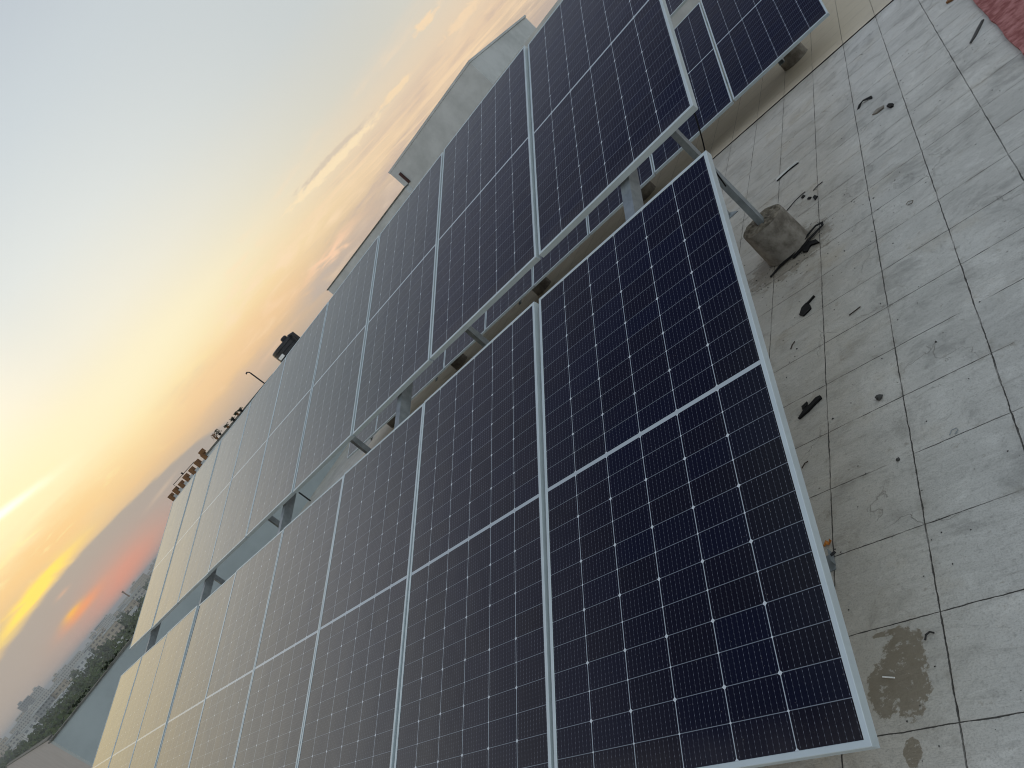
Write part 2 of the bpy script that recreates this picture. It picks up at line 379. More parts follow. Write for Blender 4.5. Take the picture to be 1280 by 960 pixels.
# ------------------------------------------------------------------ mesh helpers
def tag(o, label=None, cat=None, group=None, kind=None):
    if label: o['label'] = label
    if cat: o['category'] = cat
    if group: o['group'] = group
    if kind: o['kind'] = kind
    return o
def empty(name, loc=(0, 0, 0), rot=(0, 0, 0)):
    o = bpy.data.objects.new(name, None); col.objects.link(o); o.location = loc; o.rotation_euler = rot
    o.empty_display_size = .1
    return o
class MB:
    def __init__(s): s.bm = bmesh.new()
    def hexa(s, p):   # 8 points, bottom ring then top ring
        v = [s.bm.verts.new(q) for q in p]
        for f in ((3, 2, 1, 0), (4, 5, 6, 7), (0, 1, 5, 4), (1, 2, 6, 5), (2, 3, 7, 6), (3, 0, 4, 7)):
            s.bm.faces.new([v[i] for i in f])
        return s
    def box(s, x0, x1, y0, y1, z0, z1):
        return s.hexa([(x0, y0, z0), (x1, y0, z0), (x1, y1, z0), (x0, y1, z0), (x0, y0, z1), (x1, y0, z1), (x1, y1, z1), (x0, y1, z1)])
    def sweep(s, prof, p0, p1, up):
        """extrude a closed 2-D profile (side, up) from p0 to p1"""
        p0, p1 = Vector(p0), Vector(p1); d = (p1 - p0).normalized(); up = Vector(up)
        sx = d.cross(up).normalized(); uz = sx.cross(d).normalized()
        a = [s.bm.verts.new(p0 + sx * q[0] + uz * q[1]) for q in prof]
        b = [s.bm.verts.new(p1 + sx * q[0] + uz * q[1]) for q in prof]
        n = len(prof)
        for i in range(n): s.bm.faces.new((a[i], a[(i + 1) % n], b[(i + 1) % n], b[i]))
        s.bm.faces.new(a[::-1]); s.bm.faces.new(b)
        return s
    def lathe(s, prof, n=28, cx=0, cy=0, jit=0.0):
        rings = []
        for r, z in prof:
            rings.append([s.bm.verts.new((cx + r * math.cos(6.28318 * k / n) * (1 + random.uniform(-jit, jit)), cy + r * math.sin(6.28318 * k / n) * (1 + random.uniform(-jit, jit)), z + random.uniform(-jit, jit) * .3 * r)) for k in range(n)])
        for a, b in zip(rings, rings[1:]):
            for k in range(n): s.bm.faces.new((a[k], a[(k + 1) % n], b[(k + 1) % n], b[k]))
        s.bm.faces.new(rings[0][::-1]); s.bm.faces.new(rings[-1])
        return s
    def tube(s, pts, r, n=8):
        pts = [Vector(p) for p in pts]; rr = r if isinstance(r, (list, tuple)) else [r] * len(pts); rings = []
        for i, p in enumerate(pts):
            d = (pts[min(i + 1, len(pts) - 1)] - pts[max(i - 1, 0)]).normalized()
            a = d.cross(Vector((.13, .31, .94))).normalized(); b = a.cross(d)
            rings.append([s.bm.verts.new(p + (a * math.cos(6.28318 * k / n) + b * math.sin(6.28318 * k / n)) * rr[i]) for k in range(n)])
        for a, b in zip(rings, rings[1:]):
            for k in range(n): s.bm.faces.new((a[k], a[(k + 1) % n], b[(k + 1) % n], b[k]))
        s.bm.faces.new(rings[0][::-1]); s.bm.faces.new(rings[-1])
        return s
    def prism(s, outline, z0, z1):
        a = [s.bm.verts.new((x, y, z0)) for x, y in outline]; b = [s.bm.verts.new((x, y, z1)) for x, y in outline]; n = len(a)
        for i in range(n): s.bm.faces.new((a[i], a[(i + 1) % n], b[(i + 1) % n], b[i]))
        s.bm.faces.new(a[::-1]); s.bm.faces.new(b)
        return s
    def build(s, name, m_, parent=None, bevel=0.0, smooth=False):
        bmesh.ops.recalc_face_normals(s.bm, faces=s.bm.faces[:])
        if bevel: bmesh.ops.bevel(s.bm, geom=s.bm.edges[:], offset=bevel, segments=2, affect='EDGES', profile=.7)
        me = bpy.data.meshes.new(name); s.bm.to_mesh(me); s.bm.free()
        if smooth:
            me.polygons.foreach_set('use_smooth', [True] * len(me.polygons)); me.set_sharp_from_angle(angle=R(40))
        me.materials.append(m_)
        o = bpy.data.objects.new(name, me); col.objects.link(o)
        if parent: o.parent = parent
        return o
ORD = ['nearest', 'second', 'third', 'fourth', 'fifth', 'sixth', 'seventh', 'eighth', 'ninth']

# ------------------------------------------------------------------ ground, roof, haze
gr = mat('distant_land'); Pg = gr.t.outputs['Object']
gn = gr.noise(Pg, .004, 6, .6); gn2 = gr.noise(Pg, .03, 5, .6)
setp(gr, Base_Color=gr.mix((gn * .6 + gn2 * .4).step(.4, .6), lin((62, 74, 50)), lin((104, 98, 80))), Roughness=.95)
tag(MB().box(-9000, 9000, -9000, 9000, -20, -18).build('ground', gr.m), kind='structure')
rf = MB().box(-32, 5, -9, 24, -.35, 0).build('roof_floor', M['roof']); tag(rf, kind='structure')
tag(MB().box(-10.9, 4.9, 7.06, 14.7, .0005, .006).build('screed_floor', M['bare']), kind='structure')
jn = MB(); xx = -10.9; jp = []
while xx < 4.9: jp.append((xx, random.uniform(.004, .014) if random.random() < .75 else .002)); xx += random.uniform(.02, .09)
jn.prism([(x_, 7.045 + math.sin(x_ * 1.7) * .006 - w_) for x_, w_ in jp] + [(x_, 7.047 + math.sin(x_ * 1.7) * .006 + w_ * .4) for x_, w_ in jp[::-1]], .001, .009)
tag(jn.build('floor_joint', M['joint']), kind='structure')
# the storeys under the roof
apt = empty('apartment_block', (0, 0, -18)); tag(apt, 'storeys of the apartment block carrying the tiled roof terrace', 'building')
MB().box(-31.8, 4.8, -8.8, 23.8, 0, 17.64).build('wall', M['wall'], apt)

rk = MB()
pts = [(1.026 + random.uniform(-.006, .006), -8.5 + i * .11) for i in range(int(23.0 / .11))]
rk.prism(pts[::-1] + [(1.6, -8.5), (1.6, pts[-1][1])][::1], .001, .022)
red = rk.build('red_floor_strip', M['red']); tag(red, kind='structure')

hz = MB().box(-8990, 8990, -8990, 8990, -19, 20).build('haze', bpy.data.materials.new('haze_air'))
tag(hz, 'thin evening haze', kind='stuff')
hm = hz.data.materials[0]; hm.use_nodes = True; hg = G(hm.node_tree)
hp = hg.new('ShaderNodeVolumePrincipled'); hp.inputs['Color'].default_value = (.74, .78, .81, 1); hp.inputs['Density'].default_value = .00040
ho = hg.new('ShaderNodeOutputMaterial'); hg.link(hp.outputs[0], ho.inputs['Volume'])

# ------------------------------------------------------------------ solar panels
def frame_bm():
    prof = [(0.0, -.035), (0.0, -.0012), (.0012, 0.0), (.0148, 0.0), (.0160, -.0012), (.0160, -.0065), (.002, -.0065), (.002, -.033), (.028, -.033), (.028, -.035)]
    b = MB(); cs = ((0, 0, -1, 1), (-W_, 0, 1, 1), (-W_, L_, 1, -1), (0, L_, -1, -1)); rings = []
    for cx_, cy_, sx, sy in cs: rings.append([b.bm.verts.new((cx_ + sx * d, cy_ + sy * d, z)) for d, z in prof])
    n = len(prof)
    for i in range(4):
        a, c_ = rings[i], rings[(i + 1) % 4]
        for k in range(n): b.bm.faces.new((a[k], a[(k + 1) % n], c_[(k + 1) % n], c_[k]))
    return b
TILT_A1, TILT_A2, TILT_B = .38653, .40031, .37442
root0 = empty('solar_panel')
frame_bm().build('frame', M['alu'], root0)
MB().box(-W_ + .0025, -.0025, .0025, L_ - .0025, -.0062, -.0022).build('cell_glass', M['pv'], root0)
MB().box(-W_ + .003, -.003, .003, L_ - .003, -.0072, -.00625).build('backsheet', M['backsheet'], root0)
for q in (.25, .5, .75): MB().box(-W_ * q - .03, -W_ * q + .03, L_ / 2 - .045, L_ / 2 + .045, -.024, -.0075).build('junction_box', M['rubber'], root0, .003)
kids0 = list(root0.children)
first = [True]
def place_panel(loc, tilt, label, group):
    if first[0]: r = root0; first[0] = False
    else:
        r = root0.copy(); col.objects.link(r)
        for ch in kids0:
            k = ch.copy(); col.objects.link(k); k.parent = r
    r.location = loc; r.rotation_euler = (tilt + random.uniform(-.004, .004), random.uniform(-.006, .006), 0)
    tag(r, label, 'solar panel', group)
    return r
for name, (x0, y0, z0), tilt, where in (
    ('front', (0, 0, .31736), TILT_A1, 'lower row of the front array'),
    ('front', (0, L_ * math.cos(TILT_A1) + .33094, .31736 + L_ * math.sin(TILT_A1) + .12009), TILT_A2, 'upper row of the front array'),
    ('rear', (.1668, 7.11844, .32183), TILT_B, 'lower row of the rear array'),
    ('rear', (.1668, 7.11844 + L_ * math.cos(TILT_B) + .315, .32183 + L_ * math.sin(TILT_B) + .13), TILT_B, 'upper row of the rear array')):
    for k in range(9):
        tone = ('dark blue' if k < 2 else 'grey glinting' if k < 5 else 'pale shining') if name == 'front' else 'dark blue'
        lb = (f'{tone} solar panel {ORD[k]} from the near end, {where}' if 0 < k < 8 else f'{tone} solar panel at the {"near" if k == 0 else "far"} end, {where}')
        place_panel((x0 - k * PITCH, y0, z0), tilt, lb, 'solar panels of the two rooftop arrays')

# ------------------------------------------------------------------ mounting structures (rails, rafters, legs)
def cprof(w, h, t): # C channel open to the right
    return [(-w / 2, -h / 2), (w / 2, -h / 2), (w / 2, -h / 2 + t), (-w / 2 + t, -h / 2 + t), (-w / 2 + t, h / 2 - t), (w / 2, h / 2 - t), (w / 2, h / 2), (-w / 2, h / 2)]
def structure(ox, oy, z0, t1, off2, t2, label, xs, yf, yr):
    r = empty('mounting_frame', (ox, oy, 0)); tag(r, label, 'mounting frame', 'steel frames under the solar arrays')
    def P1(s, d): return Vector((0, s * math.cos(t1) - d * math.sin(t1), z0 + s * math.sin(t1) + d * math.cos(t1)))
    b2 = Vector((0, L_ * math.cos(t1) + off2[0], z0 + L_ * math.sin(t1) + off2[1]))
    def P2(s, d): return b2 + Vector((0, s * math.cos(t2) - d * math.sin(t2), s * math.sin(t2) + d * math.cos(t2)))
    xa, xb = -.06, -9 * PITCH + .08
    for Pf, s, t in ((P1, .48, t1), (P1, 1.80, t1), (P2, .48, t2), (P2, 1.80, t2)):
        q = Pf(s, -.0565)
        MB().sweep(cprof(.041, .041, .003), (xa, q.y, q.z), (xb, q.y, q.z), (0, -math.sin(t), math.cos(t))).build('purlin', M['galv'], r)
    a, b = P1(.12, -.118), P2(L_ - .12, -.118)
    dr = (b - a)
    for x in xs:
        MB().sweep([(-p, q) for p, q in cprof(.062, .080, .004)], (x, a.y, a.z), (x, b.y, b.z), (0, -math.sin(t1), math.cos(t1))).build('rafter', M['galv'], r)
        for y, nm in ((yf, 'leg'), (yr, 'leg')):
            zt = a.z + dr.z * (y - a.y) / dr.y - .045
            zb = .16 if y == yf else .25
            if zt > zb + .03:
                MB().sweep(cprof(.042, .062, .004), (x + .004, y, zb), (x + .004, y, zt), (0, 1, 0)).build(nm, M['galv'], r)
                lg = r.children[-1]
                MB().box(x - .045, x + .05, y - .05, y + .05, zt, zt + .006).build('head_plate', M['galv'], lg)
    return r
XS = [-.50, -2.80, -4.93, -7.19, -9.46]
structure(0, 0, .31736, TILT_A1, (.33094, .12009), TILT_A2, 'galvanised steel frame of legs and rafters carrying the front array', XS, .42, 3.54)
XB = [-.60, -2.91, -5.10, -7.40, -9.70]
structure(.1668, 7.11844, .32183, TILT_B, (.315, .13), TILT_B, 'galvanised steel frame of legs and rafters under the rear array', XB, .90, 3.60)

# concrete piers, cast in buckets
def pier(x, y, h, rad, label):
    r = empty('concrete_pier', (x, y, 0)); r.rotation_euler = (0, 0, random.uniform(0, 6))
    tag(r, label, 'concrete pier', 'round concrete piers under the frames')
    MB().lathe([(rad * 1.02, .0062), (rad, .02), (rad * .985, h * .5), (rad * .965, h - .008), (rad * .95, h)], 40).build('body', M['pier'], r, smooth=True)
    b = MB(); n = 30; rings = []
    for j in range(7):
        rr = rad * .95 * (1 - j / 7.0)
        rings.append([b.bm.verts.new((rr * math.cos(6.28318 * k / n), rr * math.sin(6.28318 * k / n), h + .001 + (0 if j == 0 else random.uniform(.001, .016)))) for k in range(n)])
    for a_, b_ in zip(rings, rings[1:]):
        for k in range(n): b.bm.faces.new((a_[k], a_[(k + 1) % n], b_[(k + 1) % n], b_[k]))
    b.bm.faces.new(rings[-1])
    b.build('rough_top', M['pier_top'], r)
for i, x in enumerate(XS):
    pier(x, 3.56, .265, .155, 'rough topped round concrete pier on the open tiles by the near panel corner' if i == 0 else f'round concrete pier under the {ORD[i]} rear leg of the front array')
    pier(x, .42, .17, .14, f'short round concrete pier hidden under the {ORD[i]} front leg of the front array')
for i, x in enumerate(XB):
    pier(x + .1668, 8.02, .262, .15, f'brown concrete pier under the {ORD[i]} front leg of the rear array')
    pier(x + .1668, 7.118 + 3.60, .262, .15, f'concrete pier deep in shade under the {ORD[i]} rear leg of the rear array')

# hanging cable below the upper row's near corner
cb = MB().tube([(-.02, 2.50, 1.30), (-.03, 2.46, 1.25), (-.05, 2.44, 1.20), (-.075, 2.44, 1.15), (-.115, 2.45, 1.08), (-.135, 2.45, 1.0), (-.15, 2.45, .90)], .0035, 6).build('solar_cable', M['rubber'], smooth=True)
tag(cb, 'thin black cable hanging in the gap at the near end of the front array', 'cable')

# ------------------------------------------------------------------ walls and buildings round the roof
w = empty('parapet_wall', (-14, 8, 0)); tag(w, 'teal grey parapet wall across the far end of the roof', 'wall')
MB().box(-.22, 0, -6.24, 6.8, 0, 1.19).build('wall', M['wall2'], w)
cp = MB()
yy = -6.26
while yy < 6.8:
    d = random.uniform(.5, 1.2); y2 = min(yy + d, 6.82)
    cp.box(-.24, .025 + random.uniform(-.008, .008), yy, y2 - .004, 1.192, 1.225 + random.uniform(-.012, .014)); yy = y2
cp.build('coping', M['coping'], w)
w = empty('side_wall', (-14.24, 1.78, 0)); tag(w, 'brown grey plastered wall with pale coping left of the teal parapet', 'wall')
ang = math.atan2(.95, -10.0)
sw = MB().box(0, 13, -.0, .09, 0, 1.24).build('wall', M['brownwall'], w); sw2 = MB().box(-.02, 13.02, -.012, .10, 1.242, 1.262).build('coping', M['coping'], w)
for o in (sw, sw2): o.rotation_euler = (0, 0, 0)
w.rotation_euler = (0, 0, math.pi - math.atan2(.95, 10.0)); w.scale = (1, -1, 1)
# slender rod in the open floor past the rear array
rd = MB().tube([(-13.6, 8.0, 0.003), (-13.6, 8.0, .34)], .018, 8).build('floor_rod', M['dark_metal']); tag(rd, 'thin dark rod standing on the open roof floor before the parapet', 'rod')
# weeds and rubbish on the parapet
for i, (y_, s_) in enumerate(((2.45, .05), (4.05, .08), (3.2, .05))):
    b = MB()
    for k in range(40):
        p = Vector((-14.1 + random.gauss(0, s_ * .5), y_ + random.gauss(0, s_ * 2.2), 1.24 + abs(random.gauss(0, s_ * .5)))); q = Vector((random.gauss(0, 1), random.gauss(0, 1), random.gauss(0, 1))).normalized() * .03; q2 = q.orthogonal().normalized() * .02
        v = [b.bm.verts.new(p + t) for t in (q, q2, -q, -q2)]; b.bm.faces.new(v)
    t = b.build('weed', M['leafgreen']); tag(t, ['low dry weed on the coping nearest the wall corner', 'wide tuft of weeds on the coping farthest right on the parapet', 'small tuft of weeds midway along the parapet coping'][i], 'plant', 'weeds on the parapet')

t = empty('stair_tower', (-8.77, 16, 0)); tag(t, 'pale grey stair tower with flat roof rising behind the front array', 'building')
MB().hexa([(-2.0, 0, 0), (2.0, 0, 0), (2.15, 4.4, 0), (-2.0, 4.4, 0), (-2.0, 0, 3.76), (2.0, 0, 3.76), (2.15, 4.4, 3.76), (-2.0, 4.4, 3.76)]).build('wall', M['wall'], t)
MB().hexa([(-2.01, -.01, 3.763), (2.01, -.01, 3.763), (2.18, 4.43, 3.763), (-2.03, 4.43, 3.763), (-2.01, -.01, 3.82), (2.01, -.01, 3.82), (2.18, 4.43, 3.82), (-2.03, 4.43, 3.82)]).build('roof', M['wall'], t)
MB().box(-1.80, -1.72, -.05, -.004, 3.2, 3.56).build('drain_spout', M['slit'], t, .01)
w = empty('terrace_wall', (-10.5, 15, 0)); tag(w, 'pale grey terrace wall with a stepped top in front of the stair tower', 'wall')
MB().box(-4.36, .38, 0, .25, 0, 3.12).build('wall', M['wall'], w)
MB().box(-4.38, .40, -.02, .27, 3.123, 3.155).build('coping', M['coping'], w)
MB().box(.383, 9.0, 0.002, .25, 0, 2.95).build('low_wall', M['wall'], w)

nb = empty('neighbour_building', (-30, 20, 0)); tag(nb, 'neighbouring building with flat roof hidden behind the upper row of panels', 'building')
MB().prism([(-6.2, -3.6), (-.2, -.05), (14, -.05), (14, 9), (-6.2, 9)], -18, 2.25).build('wall', M['wall'], nb)
Aw = Vector((-35.75, 16.87)); Bw = Vector((-30.2, 20.0)); dw = (Bw - Aw).normalized(); lw = (Bw - Aw).length
pw = empty('balustrade', (Aw.x, Aw.y, 2.25), (0, 0, math.atan2(dw.y, dw.x)))
tag(pw, 'pale balustrade with brown posts at the far corner above the panels', 'balustrade')
MB().box(0, lw, .05, .2, 0.0, 1.0).build('wall', M['wall'], pw)
MB().box(3.05, lw + 2.5, .05, .2, 1.004, 1.10).build('coping', M['coping'], pw)
for i, s in enumerate((.07, .52, 1.0, 1.48, 1.99, 2.52, 3.08)):
    MB().box(s - .10, s + .10, -.03, .28, .35, 1.19 + i * .012 + random.uniform(-.02, .02)).build('post', M['brown'], pw, .012)
MB().tube([(.68, .12, 1.0), (.68, .12, 1.36), (2.45, .12, 1.29), (2.45, .12, 1.0)], .016, 6).build('rail', M['dark_metal'], pw)
MB().tube([(1.5, .12, 1.3), (1.5, .12, 1.44)], [.03, .05], 6).build('finial', M['dark_metal'], pw)
MB().box(3.02, 3.28, 0, .24, 1.19, 1.42).build('capital', M['brown'], pw, .02)
lbl = ['leafy brown potted plant beside the last balustrade post', 'thin dark potted plant leaning just past the balustrade posts', 'small bushy potted plant in the middle of the parapet row', 'low dark potted plant right of the small bushy one', 'round potted plant second from the right on the parapet', 'rightmost tiny potted plant on the neighbouring parapet']
for i, (px_, py_, pz_, h) in enumerate(((-31.98, 18.996, 3.352, .26), (-31.73, 19.135, 3.36, .26), (-31.228, 19.42, 3.30, .12), (-30.793, 19.666, 3.30, .12), (-30.467, 19.85, 3.32, .12), (-30.232, 19.982, 3.30, .1))):
    r = empty('potted_plant', (px_, py_, pz_)); tag(r, lbl[i], 'potted plant', 'potted plants on the neighbouring parapet')
    MB().lathe([(.05, 0), (.075, .11), (.08, .12)], 12).build('pot', M['brown'] if i % 2 == 0 else M['rubber'], r)
    b = MB()
    for k in range(90):
        p = Vector((random.gauss(0, .06), random.gauss(0, .06), .10 + random.random() * h)); q = Vector((random.gauss(0, 1), random.gauss(0, 1), random.gauss(0, 1))).normalized() * .035; q2 = q.orthogonal().normalized() * .02
        b.bm.faces.new([b.bm.verts.new(p + t_) for t_ in (q, q2, -q, -q2)])
    b.build('foliage', M['leafgreen'] if i != 0 else M['brown'], r)

# black water tank on its stand
tk = empty('water_tank', (-26.5, 21.9, 2.25)); tag(tk, 'black plastic water tank with lid and pale label on a steel stand', 'water tank')
MB().lathe([(.72, .93), (.76, .97), (.76, 1.08), (.742, 1.10), (.76, 1.12), (.76, 1.26), (.742, 1.28), (.76, 1.30), (.76, 1.44), (.742, 1.46), (.76, 1.48), (.755, 1.60), (.70, 1.64), (.45, 1.655)], 36).build('body', M['tank'], tk, smooth=True)
MB().lathe([(.16, 1.645), (.17, 1.68), (.17, 1.76), (.12, 1.80)], 20, .48, -.1).build('lid', M['tank'], tk, smooth=True)
lb_ = MB(); n = 8
for k in range(n):
    a0, a1 = -1.75 + k * .07, -1.75 + (k + 1) * .07
    lb_.hexa([(r_ * math.cos(a), r_ * math.sin(a), z_) for z_ in (1.14, 1.30) for a, r_ in ((a0, .763), (a0, .768), (a1, .768), (a1, .763))])
lb_.build('label_patch', M['white_trim'], tk)
for sx in (-.68, .68):
    for sy in (-.6, .6):
        MB().box(sx - .035, sx + .035, sy - .035, sy + .035, 0, .89).build('stand_leg', M['white_trim'], tk)
MB().box(-.75, .75, -.68, .68, .893, .928).build('stand_top', M['galv'], tk)
MB().tube([(-.95, -.1, 0), (-.95, -.1, 1.45), (-.70, -.1, 1.50)], .035, 8).build('fill_pipe', M['white_trim'], tk)
MB().tube([(.95, .1, 1.0), (.95, .1, 1.55), (.6, .1, 1.6)], .09, 8).build('overflow_pipe', M['tank'], tk, smooth=True)
pl = MB().tube([(-29.30, 21.5, 2.25), (-29.36, 21.5, 4.2), (-29.37, 21.5, 4.30), (-29.50, 21.5, 4.40), (-29.62, 21.5, 4.37)], [.04, .035, .03, .03, .045], 8).build('lamp_post', M['dark_metal'], smooth=True)
tag(pl, 'thin dark pole with a bent top left of the black water tank', 'pole')

# ------------------------------------------------------------------ litter on the near tiles
def litter(name, outline, z0, z1, x, y, rot, m_, label, cat, bevel=.001, bend=0.0, s=1.0):
    b = MB(); b.prism([(px * s, py * s) for px, py in outline], z0, z1)
    bmesh.ops.subdivide_edges(b.bm, edges=b.bm.edges[:], cuts=2)
    for v in b.bm.verts:
        v.co.z += bend * (v.co.x * v.co.x) * 12 + random.uniform(-.0006, .0006)
    o = b.build(name, m_); o.location = (x, y, .0015); o.rotation_euler = (0, 0, rot); tag(o, label, cat); return o
import math as _m
def seg(x0, y0, x1, y1): return (x0 + x1) / 2, (y0 + y1) / 2, _m.atan2(y1 - y0, x1 - x0), _m.hypot(x1 - x0, y1 - y0)
tr = MB(); 
arc = [(-.15 + .30 * k / 10.0, .018 * _m.sin(3.14159 * k / 10.0)) for k in range(11)]
for (xa, ya), (xb, yb) in zip(arc, arc[1:]):
    tr.hexa([(xa, ya - .017, .002), (xb, yb - .017, .002), (xb, yb + .017, .002), (xa, ya + .017, .002), (xa, ya - .015, .022), (xb, yb - .015, .022), (xb, yb + .013, .016), (xa, ya + .013, .016)])
trim = tr.build('plastic_trim', M['white_trim']); trim.location = (-.515, 4.912, 0); trim.rotation_euler = (0, 0, R(8)); trim.scale = (.68, .9, 1); es = MB()
for (xa, ya), (xb, yb) in zip(arc, arc[1:]):
    es.hexa([(xa, ya - .025, .0015), (xb, yb - .025, .0015), (xb, yb - .0175, .0015), (xa, ya - .0175, .0015), (xa, ya - .022, .008), (xb, yb - .022, .008), (xb, yb - .0178, .010), (xa, ya - .0178, .010)])
es.build('underside', M['rubber'], trim)
tag(trim, 'curved white plastic trim strip lying on the tiles beyond the pier', 'trim')
def strip(name, pts, wd, z, m_, label, cat, tip=None, th=.004):
    """a flat bent strip on the floor through world points"""
    c0 = Vector((sum(p[0] for p in pts) / len(pts), sum(p[1] for p in pts) / len(pts)))
    b = MB(); up, dn = [], []
    for k, p in enumerate(pts):
        d = (Vector(pts[min(k + 1, len(pts) - 1)]) - Vector(pts[max(k - 1, 0)])).normalized(); nrm = Vector((-d.y, d.x)); w_ = (wd[k] if isinstance(wd, list) else wd) / 2
        q = Vector(p) - c0; zz = z[k] if isinstance(z, list) else z
        ring = [q + nrm * w_, q - nrm * w_]
        up.append([b.bm.verts.new((ring[0].x, ring[0].y, zz + th)), b.bm.verts.new((ring[1].x, ring[1].y, zz + th * .8))])
        dn.append([b.bm.verts.new((ring[0].x, ring[0].y, zz)), b.bm.verts.new((ring[1].x, ring[1].y, zz))])
    for k in range(len(pts) - 1):
        b.bm.faces.new((up[k][0], up[k][1], up[k + 1][1], up[k + 1][0])); b.bm.faces.new((dn[k][1], dn[k][0], dn[k + 1][0], dn[k + 1][1]))
        b.bm.faces.new((up[k][0], up[k + 1][0], dn[k + 1][0], dn[k][0])); b.bm.faces.new((up[k + 1][1], up[k][1], dn[k][1], dn[k + 1][1]))
    b.bm.faces.new((up[0][0], dn[0][0], dn[0][1], up[0][1])); b.bm.faces.new((up[-1][1], dn[-1][1], dn[-1][0], up[-1][0]))
    o = b.build(name, m_); o.location = (c0.x, c0.y, .001); tag(o, label, cat); return o
def poly(name, pts, th, m_, label, cat, lift=0.0):
    c0 = Vector((sum(p[0] for p in pts) / len(pts), sum(p[1] for p in pts) / len(pts)))
    b = MB(); b.prism([(p[0] - c0.x, p[1] - c0.y) for p in pts], 0, th)
    for v in b.bm.verts: v.co.z += max(0, v.co.x) * lift + random.uniform(0, .0008)
    o = b.build(name, m_, bevel=min(.001, th * .2)); o.location = (c0.x, c0.y, .001); tag(o, label, cat); return o
rb = empty('rubber_strap', (-.42, 3.41, 0)); tag(rb, 'black rubber strap with a loop lying against the near concrete pier', 'strap')
o = strip('loop', [(-.63, 3.325), (-.56, 3.375), (-.48, 3.40), (-.40, 3.47), (-.33, 3.53), (-.28, 3.565), (-.235, 3.545), (-.235, 3.51), (-.28, 3.49), (-.34, 3.455), (-.40, 3.40), (-.46, 3.37)], [.018, .03, .04, .026, .022, .022, .022, .022, .026, .034, .04, .03], [.004, .006, .01, .012, .014, .016, .016, .014, .012, .010, .008, .004], M['rubber'], None, None); o.parent = rb; o.location = o.location - rb.location
for k in ('label', 'category'):
    if k in o: del o[k]
b = MB(); b.prism([(-.385, 3.405), (-.385, 3.355), (-.355, 3.325), (-.33, 3.375), (-.268, 3.335), (-.29, 3.40), (-.345, 3.438)], .002, .012); o = b.build('flap', M['rubber'], rb); o.location = -rb.location

strip('plastic_scrap', [(.115, 5.04), (.135, 5.085), (.165, 5.095), (.19, 5.075), (.215, 5.07), (.225, 5.03)], [.02, .026, .022, .03, .034, .012], [.0, .006, .012, .01, .004, .0], M['rubber'], 'curled black plastic scrap on the tiles near the rear array', 'scrap')
poly('tile_chip', [(.20, 4.70), (.235, 4.735), (.29, 4.71), (.285, 4.665), (.235, 4.665)], .008, M['pier'], 'thin beige mortar chip beside the curled black scrap', 'chip')
poly('bitumen_scrap', [(.305, 4.64), (.325, 4.655), (.35, 4.60), (.345, 4.56), (.325, 4.57)], .012, M['rubber'], 'small black bitumen scrap right of the beige mortar chip', 'scrap')
strip('iron_strip', [(.875, 4.615), (.91, 4.67), (.955, 4.76), (.996, 4.84)], [.012, .022, .024, .016], .002, M['dark_metal'], 'straight dark iron strip on the tiles close to the red floor strip', 'strip', th=.006)
poly('brick_chip', [(.90, 5.74), (.92, 5.77), (.955, 5.73), (.945, 5.695)], .015, M['brown'], 'reddish brick chip at the top edge by the red floor strip', 'chip')
bl = empty('bitumen_patch', (-.37, 2.68, 0)); tag(bl, 'black leaf shaped bitumen scrap with a thin tail on the bare tiles', 'scrap')
b = MB(); b.prism([(-.045, -.03), (-.02, -.066), (.012, -.05), (.03, -.035), (.022, .01), (.0, .052), (-.03, .03)], .001, .010); b.build('blade', M['rubber'], bl, .002)
b = MB(); b.prism([(-.004, .036), (.012, .03), (.055, .066), (.05, .074)], .001, .012); b.build('tail', M['rubber'], bl, .001)
bl = empty('rubber_offcut', (-.365, 1.80, 0)); tag(bl, 'black rubber offcut with a square tab beside the nearest panel edge', 'offcut')
b = MB(); b.prism([(-.060, -.040), (-.052, -.042), (-.005, -.022), (.035, .006), (.064, .022), (.060, .042), (.036, .044), (.008, .022), (-.03, .0)], .001, .013); b.build('strip', M['rubber'], bl, .002)
b = MB(); b.prism([(-.036, .004), (-.012, .024), (-.012, .052), (-.042, .036)], .001, .010); b.build('tab', M['rubber'], bl, .001)
b = MB(); b.lathe([(.007, 0), (.015, .004), (.016, .010), (.011, .016), (.004, .018)], 8, 0, 0, .30); st = b.build('stone', M['stone']); st.location = (-.038, 1.628, 0); tag(st, 'small dark grey stone alone on a bare tile', 'stone')
b = MB(); b.lathe([(.004, 0), (.008, .002), (.008, .006), (.003, .009)], 7, 0, 0, .30); st = b.build('stone', M['stone']); st.location = (-.003, 1.236, 0); st.rotation_euler = (0, 0, 1); tag(st, 'tiny dark pebble stuck in the tile joint below the lone stone', 'stone')
lf = strip('fallen_leaf', [(-.322, .962), (-.310, .972), (-.300, .964), (-.288, .972)], [.010, .020, .016, .018], [0, .006, .002, .010], M['orange'], 'curled orange leaf beside the long edge of the nearest panel', 'leaf', th=.0015)
bk = empty('metal_bracket', (-.296, .875, 0)); tag(bk, 'small bent galvanised bracket lying just below the orange leaf', 'bracket')
MB().box(-.012, .012, -.038, .038, .001, .004).build('plate', M['galv'], bk)
MB().box(.0122, .0152, -.02, .038, .001, .03).build('flange', M['galv'], bk)
MB().tube([(.012, .012, .02), (.034, .02, .02)], .005, 6).build('bolt', M['dark_metal'], bk)
bk.rotation_euler = (0, 0, R(10))
def twig(name, pts, r, m_, label, cat):
    c0 = Vector(pts[0]); o = MB().tube([(p[0] - c0.x, p[1] - c0.y, r + (.004 if 0 < k < len(pts) - 1 else .001)) for k, p in enumerate(pts)], r, 6).build(name, m_); o.location = (c0.x, c0.y, 0); tag(o, label, cat)
twig('wire_offcut', [(-.515, 4.17), (-.44, 4.225), (-.36, 4.259)], .0035, M['dark_metal'], 'long straight wire offcut on the tiles beyond the pier', 'wire')
